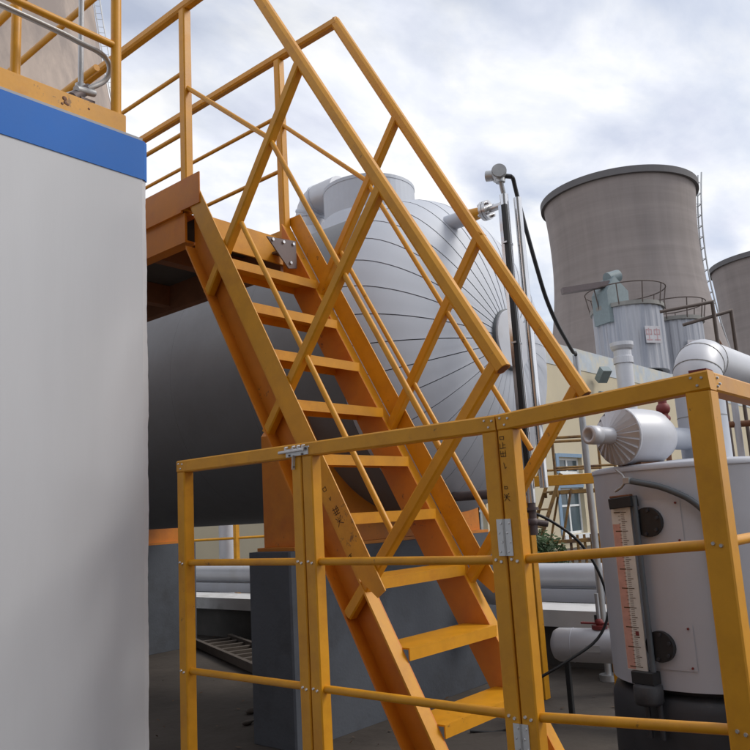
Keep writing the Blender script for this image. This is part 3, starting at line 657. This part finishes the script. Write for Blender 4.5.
for x, ps in ((XLr, [((2.325, 2.072), (3.036, 1.122)), ((1.893, 1.322), (2.635, .387)), ((1.425, .502), (2.19, -.382))]),
              (XRr, [((2.313, 2.056), (3.02, 1.115)), ((1.872, 1.278), (2.56, .33)), ((1.462, .486), (2.15, -.40))])):
    for a, b in ps: part('post', MB().beam((x, *a), (x, *b), .045, .046, (1, 0, 0), .006), 'yellow', st)
    h0, h1 = ((1.405, .475), (2.752, 2.800)) if x == XLr else ((1.435, .44), (2.725, 2.798))
    hd = Vector((0, h1[0]-h0[0], h1[1]-h0[1])).normalized()
    part('handrail', MB().beam((x, *h0), (x, *h1), .055, .05, (1, 0, 0), .013), 'yellow', st)
    # dark plate on the tube end face, its shadow put in as colour
    e0 = Vector((x, *h0))-hd*.001; part('shaded_end', MB().beam(e0, e0-hd*.0008, .042, .038, (1, 0, 0), .010), 'rust', st)
u = (lambda x, y0, c, y1: MB().cyl((x, y0, lz(y0, c)), (x, y1, lz(y1, c)), .0125, seg=12))
part('mid_rail', MB().tube([(XLr, 3.2, 2.31), (XLr, 2.56, 1.775), (XLr, 2.54, lz(2.54, -2.84)), (XLr, 1.70, lz(1.70, -2.84))], .0125, 12), 'yellow', st)
part('mid_rail', u(XLr, 2.775, -3.59, 1.95), 'yellow', st)
part('mid_rail', MB().tube([(XRr, 3.2, 2.345), (XRr, 2.57, 1.78), (XRr, 2.55, lz(2.55, -2.845)), (XRr, 1.71, lz(1.71, -2.845))], .0125, 12), 'yellow', st)
part('mid_rail', u(XRr, 2.79, -3.57, 1.93), 'yellow', st)
# handwritten marks on the left toe board (plane x = 2.328), coordinates along the board (a, down the slope) and across (b)
dS = Vector((0, -1, -MS)).normalized(); dP = Vector((0, MS, -1)).normalized()*-1
def onboard(a, b): 
    o = Vector((2.3272, 2.30, lz(2.30, -3.845)))
    return o + dS*a - dP*b
ink = MB()
def scribble(a0, b0, strokes, s=.011, wd=.0028):
    for stx in strokes: ink.ribbon([onboard(a0+p[1]*s, b0+p[0]*s) for p in stx], wd, (-1, 0, 0))
scribble(.175, .055, [[(0, 0), (2, 0), (2, 1.6), (.2, 1.8), (0, 0)]], .009)
scribble(.225, .052, [[(0, 0), (.6, 1.2)], [(1.2, 0), (1, 1.6)]], .008)
scribble(.272, .04, [[(0, 1), (3, .6)], [(1, 0), (1.2, 3)], [(0, 2), (3, 1.8)], [(2.4, 0), (2, 3)], [(.2, 3), (2.8, 2.6)], [(.4, 0), (.2, 2)]], .011)
scribble(.315, .045, [[(0, 0), (1, 1)], [(2.8, 0), (2, 1)], [(1.5, 0), (1.5, 2), (0, 3.2)], [(1.5, 1.6), (3, 3.2)], [(.5, 1.6), (2.6, 1.4)]], .011)
scribble(.47, .075, [[(0, 0), (2, .4)], [(.4, .8), (1.8, 1.4)], [(1, 0), (.8, 2)]], .010)
part('handwriting', ink, 'ink', tl)

# ================================================================== FENCE AND GATE (plane x = 2)
F = 2.0; ZTOP = .272; ZM = -.151; ZL = -.578; ZB = -1.02; PW = .05
def fence_panel(name, label, cat, ya, yb, group, tilt=0., pa=PW, pb=PW):
    """ya = far end, yb = near end"""
    t = thing(name, label, cat, (F+.025, (ya+yb)/2, G), group)
    def zz(y, z): return z + tilt*(ya-y)/(ya-yb)
    for y0, y1 in ((ya-pa, ya), (yb, yb+pb)):
        yc = (y0+y1)/2; wd = y1-y0
        part('post', MB().beam((F+wd/2, yc, G), (F+wd/2, yc, zz(yc, ZTOP)-.0505), wd, wd, (0, 1, 0), .004), 'yellow', t)
    tr = part('top_rail', MB().beam((F+.025, ya, zz(ya, ZTOP)-.025), (F+.025, yb, zz(yb, ZTOP)-.025), .052, .05, (0, 0, 1), .005), 'yellow', t)
    for z in (ZM, ZL, ZB):
        r_ = part('rail', MB().cyl((F+.025, ya-pa, zz(ya-pa, z)), (F+.025, yb+pb, zz(yb+pb, z)), .0135, seg=16), 'yellow', t)
        for y in (ya-pa*.45, yb+pb*.5):
            for dy_ in (-.009, .009):
                part('screw', MB().cyl((F, y+dy_, zz(y, z)+dy_*.3), (F-.004, y+dy_, zz(y, z)+dy_*.3), .0055, .004, 8), 'steel', r_)
    for y in (ya-pa*.5, yb+pb*.5):
        for dy_, dz_ in ((-.014, .008), (.012, .011), (-.002, -.010)):
            part('screw', MB().cyl((F-.001, y+dy_, zz(y, ZTOP)-.025+dz_), (F-.004, y+dy_, zz(y, ZTOP)-.025+dz_), .0042, .003, 8), 'steel', tr)
    return t
GP = 'yellow square-tube fence panels'
fA = fence_panel('fence_panel', 'narrow yellow fence panel at the left, beside the white wall', 'fence', 2.815, 2.063, GP)
fB = fence_panel('gate', 'yellow gate leaf in the middle, between the latch and the silver hinges', 'gate', 2.058, 1.234, None)
fC = fence_panel('fence_panel', 'yellow fence panel at the right ending in the thick corner post', 'fence', 1.229, .612, GP, tilt=.036, pb=.062)
# return run after the corner, going away to the right
fD = thing('fence_panel', 'yellow fence return running away from the corner post at the right edge', 'fence', (3, .64, G), GP)
part('top_rail', MB().beam((F+.056, .640, ZTOP+.036-.025), (4.1, .640, ZTOP+.030-.025), .052, .05, (0, 0, 1), .005), 'yellow', fD)
for z in (ZM, ZL, ZB): part('rail', MB().cyl((F+.063, .64, z+.036), (4.1, .64, z+.03), .0135, seg=14), 'yellow', fD)
part('post', MB().beam((4.1, .64, G), (4.1, .64, ZTOP+.006), .05, .05, (0, 1, 0), .004), 'yellow', fD)
part('end_cap', MB().box(F+.004, F+.052, .616, .66, ZTOP+.0335, ZTOP+.040), 'red', fC, label='dark red corner joint')
for dy_, dz_ in ((.015, .010), (.03, -.004), (.012, -.012)): part('screw', MB().cyl((F+.055+dy_, .614, ZTOP+.011+dz_), (F+.055+dy_, .6095, ZTOP+.011+dz_), .0042, .003, 8), 'steel', fD)
# hinges
for z in (-.085, -.645):
    for s_ in (-1, 1):
        ypl = 1.2315+s_*.013
        hg = part('hinge_leaf', MB().beam((F-.002, ypl, z-.052), (F-.002, ypl, z+.052), .003, .022, (0, 1, 0), .0006), 'zinc', fB)
        for i in range(4):
            zz_ = z+.040-.0267*i; yy_ = ypl+(.004 if i % 2 else -.004)
            part('screw', MB().cyl((F-.0035, yy_, zz_), (F-.0055, yy_, zz_), .0040, .003, 8), 'steel', hg)
    part('hinge_pin', MB().cyl((F-.004, 1.2315, z-.052), (F-.004, 1.2315, z+.052), .0032, seg=8), 'galv', fB)
# latch
la = part('latch', MB().beam((F-.003, 2.02, .243), (F-.003, 2.135, .240), .004, .030, (0, 0, 1), .001), 'zinc', fB, label='scratched zinc slide latch')
part('bolt', MB().cyl((F-.011, 2.03, .247), (F-.011, 2.165, .245), .006, seg=10), 'steel', la)
part('hasp', MB().beam((F-.005, 2.092, .23), (F-.005, 2.096, .178), .004, .018, (1, 0, 0), .001), 'zinc', la)
for y in (2.035, 2.06, 2.085, 2.125): part('keeper', MB().beam((F-.004, y, .254), (F-.017, y, .252), .008, .022), 'steel', la)
for y, z in ((2.028, .250), (2.048, .231), (2.072, .252), (2.115, .231), (2.094, .188)): part('screw', MB().cyl((F-.005, y, z), (F-.009, y, z), .004, seg=8), 'bracket', la)
# writing on the post right of the hinges
ink = MB()
def pw(u_, z_): return Vector((F-.0012, 1.211-u_, z_))
def glyph(u0, z0, strokes, s=.006, wd=.0019):
    for s_ in strokes: ink.ribbon([pw(u0+p[0]*s, z0-p[1]*s) for p in s_], wd, (-1, 0, 0))
glyph(-.010, .205, [[(0, 0), (3, 0), (3, 2), (0, 2), (0, 0)]], .0042)
glyph(-.012, .187, [[(0, .5), (0, 3)], [(0, 3), (3.4, 2.8)], [(1.8, 0), (1.8, 3)], [(1.8, 1.4), (3.2, 1.2)]], .0055)
glyph(-.012, .163, [[(0, 0), (.2, 3)], [(.2, 3), (3, 3)], [(3, 0), (3, 3)], [(0, 1.4), (3, 1.2)], [(1.5, .4), (1.5, 2.8)]], .0055)
glyph(-.004, .128, [[(0, 0), (.6, 3)], [(.6, 3), (1.4, 2.4)]], .0055)
glyph(-.008, .060, [[(0, 0), (2, .2), (2, 1.6), (0, 1.6), (0, 0)]], .0045)
glyph(-.012, .040, [[(0, .4), (1, 1.4)], [(3, 0), (2, 1.4)], [(0, 2), (3.4, 1.8)], [(1.6, .6), (1.4, 2.4), (0, 4)], [(1.6, 2.2), (3.2, 4)]], .0055)
pc_ = [c for c in fC.children if c.name.startswith('post')][0]
part('handwriting', ink, 'ink', pc_)

# ================================================================== GREY MEASURING TANK, right
TX, TY, TR = 4.56, 1.545, .545
mt = thing('measuring_tank', 'grey round measuring tank on a dark base behind the right fence panel', 'tank', (TX, TY, G))
part('shell', MB().lathe([(TR, -.935), (TR, .168)], (TX, TY, 0), seg=64).lathe([(TR-.004, -.93), (TR-.004, .16)], (TX, TY, 0), seg=64), 'grey', mt)
part('lid', MB().lathe([(TR+.006, .150), (TR+.008, .172), (TR-.02, .182), (.01, .215)], (TX, TY, 0), seg=64), 'grey', mt)
part('inner_vessel', MB().lathe([(TR-.06, -1.02), (TR-.06, .10)], (TX, TY, 0), seg=48), 'dark', mt)
bs = MB(); pr = [(.01, -.945), (.30, -.955), (.50, -.965), (.535, -.985), (.555, -1.03), (.56, -1.10), (.565, G)]
bs.lathe(pr, (TX, TY, 0), seg=64); part('base', bs, 'tankdark', mt)
# scale board, on brackets
az_ = Vector((-.985, .17, 0)).normalized(); ta = Vector((az_.y, -az_.x, 0))   # outward, tangential (to the right seen from the yard)
if ta.y > 0: ta = -ta
sc0 = Vector((TX, TY, 0))+az_*(TR+.045)-ta*.105
lgz = thing('level_scale', 'cream ruler board with red band fixed to the grey measuring tank', 'level scale', sc0+Vector((0, 0, -.86)))
bd = part('board', MB().beam(sc0+Vector((0, 0, -.845)), sc0+Vector((0, 0, -.035)), .115, .008, az_, .001), 'board', lgz)
fz = az_*.0052
part('red_band', MB().beam(sc0-ta*.032+az_*.0046+Vector((0, 0, -.84)), sc0-ta*.032+az_*.0046+Vector((0, 0, -.12)), .045, .001, az_, .0002), 'pinkred', bd)
tk = MB(); o = sc0+az_*.0056
for i in range(81):
    z = -.06-i*.0096; ln = .030 if i % 5 == 0 else .018
    tk.ribbon([o+ta*.002+Vector((0, 0, z)), o+ta*(.002+ln)+Vector((0, 0, z))], .0022 if i % 5 else .0034, az_)
    if i % 2 == 0: tk.ribbon([o-ta*.004+Vector((0, 0, z)), o-ta*(.004+(.012 if i % 10 else .034))+Vector((0, 0, z))], .0020 if i % 10 else .005, az_)
part('graduation', tk, 'ink', bd)
mk = MB(); mk.beam(o+ta*.012+Vector((0, 0, -.665)), o+ta*.030+Vector((0, 0, -.665)), .002, .022); part('red_mark', mk, 'red', bd)
part('sight_tube', MB().cyl(sc0+ta*.085+Vector((0, 0, -.93)), sc0+ta*.085+Vector((0, 0, .02)), .014, seg=12), 'hose', lgz)
part('upper_valve_block', MB().beam(sc0-ta*.045+Vector((0, 0, -.015)), sc0+ta*.085+Vector((0, 0, -.005)), .07, .055), 'black', lgz)
part('lower_valve_block', MB().beam(sc0-ta*.02+Vector((0, 0, -.875)), sc0+ta*.10+Vector((0, 0, -.875)), .07, .06), 'black', lgz)
part('lower_union', MB().lathe([(.01, -1.0), (.066, -1.0), (.072, -.985), (.072, -.915), (.06, -.905), (.01, -.905)], sc0+ta*.045, seg=24, ref=(1, 0, 0)), 'tankdark', lgz)
part('upper_bracket', MB().beam(sc0-ta*.05-az_*.0+Vector((0, 0, .02)), sc0+ta*.07+Vector((0, 0, .025)), .03, .012), 'rust', lgz)
part('drain_stem', MB().cyl(sc0+ta*.03+Vector((0, 0, -1.0)), sc0+ta*.03+Vector((0, 0, -1.16)), .014, seg=10).cyl(sc0+ta*.10+Vector((0, 0, -.91)), sc0+ta*.10+Vector((0, 0, -1.16)), .013, seg=10), 'tankdark', lgz)
for z, nm in ((-.115, 'upper'), (-.725, 'lower')):
    az2 = Vector((-.993, .12, 0)).normalized() if nm == 'upper' else Vector((-.99, .14, 0)).normalized()
    c = Vector((TX, TY, z))+az2*(TR+.0)
    fl = part('flange_disc', MB().cyl(c-az2*.01, c+az2*.028, .075, seg=28), 'black', lgz)
    u1 = Vector((-az2.y, az2.x, 0))
    for i in range(6):
        a = R(60*i+20); q = c+u1*.06*math.cos(a)+Vector((0, 0, .06*math.sin(a))); part('flange_bolt', MB().cyl(q+az2*.028, q+az2*.038, .009, seg=6), 'tankdark', fl)
    pz = Vector((TX, TY, z))
    plt = MB(); n_ = 8; vs = []
    for zz_ in (-.11, .11):
        for j in range(n_+1):
            a = math.atan2(az2.y, az2.x)+(-.32+.62*j/n_)
            vs.append(pz+Vector((math.cos(a), math.sin(a), 0))*(TR+.004)+Vector((0, 0, zz_)))
    plt.add(vs, [[j, j+1, n_+2+j, n_+1+j] for j in range(n_)], True)
    pp = part('patch_plate', plt, 'grey', mt)
    for zz_ in (-.095, .09):
        for da_ in (-.28, .26):
            a = math.atan2(az2.y, az2.x)+da_; d = Vector((math.cos(a), math.sin(a), 0)); part('rivet', MB().cyl(pz+d*(TR+.002)+Vector((0, 0, zz_)), pz+d*(TR+.010)+Vector((0, 0, zz_)), .006, seg=8), 'red', pp)
# clamp fitting and grey hose
hf = sc0+ta*.05+Vector((0, 0, .10))
ho = part('grey_hose', MB().tube(smooth_path([hf, (3.975, 1.66, .095), (3.975, 1.60, .080), (3.985, 1.524, .058), (3.99, 1.45, .024), (4.006, 1.39, -.014), (4.025, 1.336, -.073), (4.034, 1.312, -.127), (4.034, 1.312, -.204), (4.034, 1.31, -.309), (4.034, 1.30, -.55), (4.02, 1.27, -.85), (3.97, 1.22, -1.2), (3.96, 1.2, G)]), .016, 10), 'hose', loc=hf)
tag(ho, 'grey rubber hose arching across the measuring tank down its right side', 'hose')
part('clip', MB().beam(hf+az_*.01, hf+ta*.035+az_*.01, .04, .035), 'galv', ho)
part('clip_tail', MB().tube([hf, hf-ta*.02+Vector((0, 0, .035)), hf-ta*.055+Vector((0, 0, .065))], .006, 8).tube([hf, hf-ta*.03-Vector((0, 0, .03)), hf-ta*.07-Vector((0, 0, .05))], .007, 8), 'galv', ho)

# insulated riser pipe with elbow behind the corner post
ip = thing('insulated_riser', 'silver insulated riser rising from the tank lid and bending right', 'pipe', (4.52, 1.50, .2))
PX, PY, PR = 4.66, 1.49, .135
part('riser', MB().cyl((PX, PY, .20), (PX, PY, .62), PR, seg=32), 'clad', ip)
part('seam', MB().cyl((PX, PY, .444), (PX, PY, .448), PR+.0015, seg=32), 'dull', ip)
er = .17; ec = Vector((PX+er, PY, .62)); angs = [180-15*i for i in range(7)]
def ep(a): return ec+Vector((er*math.cos(R(a)), 0, er*math.sin(R(a))))
part('elbow', MB().tube([ep(180-7.5*i) for i in range(13)], PR, 32, False), 'cladw', ip)
for a in (180, 150, 120, 90):
    d = (ep(a-1)-ep(a+1)).normalized(); part('elbow_seam', MB().cyl(ep(a)-d*.0025, ep(a)+d*.0025, PR+.0025, seg=32), 'dull', ip)
part('run', MB().cyl((PX+er, PY, .62+er), (12, PY, .62+er), PR-.004, seg=32), 'cladw', ip)
# insulated cone-ended drum with a nozzle, pointing to the yard
ic = thing('insulated_drum', 'small white insulated drum with pleated cone end and open nozzle', 'drum', (4.2, 1.68, .3))
ax = Vector((-.945, .325, .03)).normalized(); c0 = Vector((4.395, 1.625, .330))
part('shell', MB().lathe([(.085, -.0), (.115, .03), (.15, .10), (.155, .20), (.15, .36)], c0, ax, 36), 'cladw', ic)
part('connecting_pipe', MB().cyl((PX-.05, PY+.03, .32), c0+ax*.02, .062, seg=20), 'clad', ic)
pc0 = c0+ax*.36; npl = 22
a_ = ax.orthogonal().normalized(); b_ = ax.cross(a_)
plm = None
for i in range(npl):
    th0, th1 = 2*math.pi*i/npl, 2*math.pi*(i+1)/npl; th_m = th0+(th1-th0)*.8
    def cp(th, r_, t_): return pc0+ax*t_+(a_*math.cos(th)+b_*math.sin(th))*r_
    mb = MB().add([cp(th0, .150, 0), cp(th1, .150, 0), cp(th1, .044, .055), cp(th0, .044, .055), cp(th_m, .154, .013), cp(th_m, .046, .062)], [[0, 4, 5, 3], [4, 1, 2, 5], [0, 1, 4], [3, 5, 2]])
    part('pleat', mb, 'cladw', ic)
part('end_rim', MB().lathe([(.150, -.012), (.156, -.010), (.156, .006), (.150, .008)], pc0, ax, 36), 'cladw', ic)
noz = MB(); noz.lathe([(.045, .03), (.045, .22), (.040, .222), (.031, .222), (.031, .10), (.01, .098)], pc0, ax, 24); noz.lathe([(.045, .15), (.050, .152), (.050, .218), (.045, .220)], pc0, ax, 24)
part('nozzle', noz, 'cladw', ic)
part('nozzle_bore', MB().cyl(pc0+ax*.102, pc0+ax*.106, .031, seg=20), 'dark', ic)
part('cradle', MB().beam(c0+ax*.02+Vector((0, 0, -.145)), c0+ax*.30+Vector((0, 0, -.155)), .16, .02), 'rust', ic)

# white drum on a leg
dr = thing('receiver_drum', 'small white horizontal drum on a black leg left of the measuring tank', 'drum', (5.4, 2.75, G))
DA = Vector((.18, -.98, 0)).normalized(); dc = Vector((5.39, 2.93, -1.005))
part('shell', MB().lathe([(.01, -.06), (.06, -.055), (.10, -.035), (.118, 0), (.118, .95), (.10, .985), (.01, 1.01)], dc, DA, 32), 'cladw', dr)
part('name_plate', MB().beam(dc+DA*.24+Vector((-.117, 0, -.005)), dc+DA*.34+Vector((-.117, 0, -.005)), .006, .05), 'paleg', dr)
for t_ in (.04, .9): part('leg', MB().beam(dc+DA*t_+Vector((0, 0, -.11)), Vector((dc.x+DA.x*t_, dc.y+DA.y*t_, G)), .035, .035, (1, 0, 0)), 'black', dr)
part('weld_seam', MB().lathe([(.1185, .10), (.1205, .104), (.1185, .108)], dc, DA, 32), 'grey', dr)
dv = thing('drum_valve', 'dark red valve on a thin pipe above the small white drum', 'valve', (5.42, 2.7, -.78))
vq = dc+DA*.30
part('stem_pipe', MB().cyl(vq+Vector((0, 0, .11)), vq+Vector((0, 0, .36)), .014, seg=10), 'galv', dv)
part('body', MB().cyl(vq+Vector((0, 0, .115)), vq+Vector((0, 0, .14)), .055, seg=16).sphere(vq+Vector((0, 0, .16)), .03), 'red', dv)
part('lever', MB().beam(vq+Vector((0, 0, .155))-DA*.13, vq+Vector((0, 0, .15))+DA*.10, .03, .014), 'red', dv)
part('nut', MB().cyl(vq-DA*.02+Vector((0, 0, .16)), vq-DA*.02+Vector((0, 0, .21)), .012, seg=6), 'black', dv)

# pipes and a red valve at the right edge, behind the corner post
rp = thing('pipe_bundle', 'pale vertical pipes with a red valve at the right edge', 'pipe', (7.6, 1.7, G))
for x, y, r_ in ((7.62, 1.86, .07), (7.75, 1.66, .05), (7.9, 1.45, .06), (7.5, 2.1, .03)): part('pipe', MB().cyl((x, y, G), (x, y, 1.05), r_, seg=16), 'cladw', rp)
part('cross_pipe', MB().cyl((7.4, 2.3, .62), (8.2, .9, .62), .03, seg=10), 'rust', rp)
part('valve', MB().sphere((7.55, 1.80, .50), .11).cyl((7.55, 1.80, .50), (7.3, 1.75, .55), .02, seg=8).cyl((7.29, 1.75, .55), (7.27, 1.745, .55), .09, seg=16), 'red', rp)
part('beam', MB().beam((6.9, 2.05, .25), (8.3, 1.3, .25), .09, .09), 'yellow', rp)

# small red pumps / valve heads on the cream wall behind the drum
rv_ = thing('red_valves', 'two red valve heads before the cream wall behind the insulated drum', 'valve', (10.2, 3.55, 0))
for x, y in ((10.15, 3.72), (10.45, 3.35)):
    part('valve_body', MB().cyl((x, y, .98), (x, y, 1.25), .055, seg=12).sphere((x, y, 1.14), .09).cyl((x-.1, y, 1.02), (x+.1, y, 1.02), .05, seg=12), 'red', rv_)
    part('pipe', MB().cyl((x, y, G), (x, y, .98), .035, seg=10), 'rust', rv_)
    part('stem', MB().cyl((x, y, 1.25), (x, y, 1.42), .02, seg=8), 'tealg', rv_)

# ================================================================== GROUND CLUTTER
ld = thing('old_ladder', 'old brown ladder lying on the ground under the vessel', 'ladder', (6.0, 7.7, G))
p0, p1 = Vector((6.30, 8.55, G+.055)), Vector((5.30, 6.05, G+.055)); dl = (p1-p0).normalized(); sd_ = Vector((dl.y, -dl.x, 0))
if sd_.x < 0: sd_ = -sd_
for k in (0, .46): part('rail', MB().beam(p0+sd_*k, p1+sd_*k, .05, .09), 'soil', ld)
for i in range(10):
    q = p0+(p1-p0)*((i+.5)/10); part('rung', MB().beam(q+sd_*.02, q+sd_*.44, .05, .035), 'soil', ld)
db = MB()
for _ in range(260):
    x = random.uniform(2.6, 7.5); y = random.uniform(2.0, 9.0)
    s_ = random.uniform(.008, .028); a = random.uniform(0, 6.28); z = G+.006; t_ = random.uniform(.0, .02)
    u1 = Vector((math.cos(a), math.sin(a), 0)); v1 = Vector((-u1.y, u1.x, 0)); q = Vector((x, y, z))
    db.add([q-u1*s_, q+v1*s_*.5+Vector((0, 0, t_*.6)), q+u1*s_+Vector((0, 0, t_)), q-v1*s_*.5+Vector((0, 0, t_*.3))], [[0, 1, 2, 3]])
d_o = part('leaf_litter', db, 'leafdry'); d_o['kind'] = 'stuff'; d_o['label'] = 'dry leaves scattered on the dirty ground'
rk = [(4.35, 5.15), (4.1, 4.9), (4.55, 4.95)]
for (x, y), lb_ in zip(rk, ('dark lump of rubble nearest the vessel plinth', 'flat piece of rubble on the ground left of the plinth', 'small crumb of rubble between two larger pieces')):
    mb = MB(); mb.sphere((x, y, G+.015), random.uniform(.03, .06), 7, 5, (1.4, .9, .45))
    for v in mb.v: v += Vector((random.uniform(-.01, .01), random.uniform(-.01, .01), random.uniform(-.005, .008)))
    tag(part('rubble_lump', mb, 'soil', loc=(x, y, G)), lb_, 'rubble', 'rubble by the plinth')
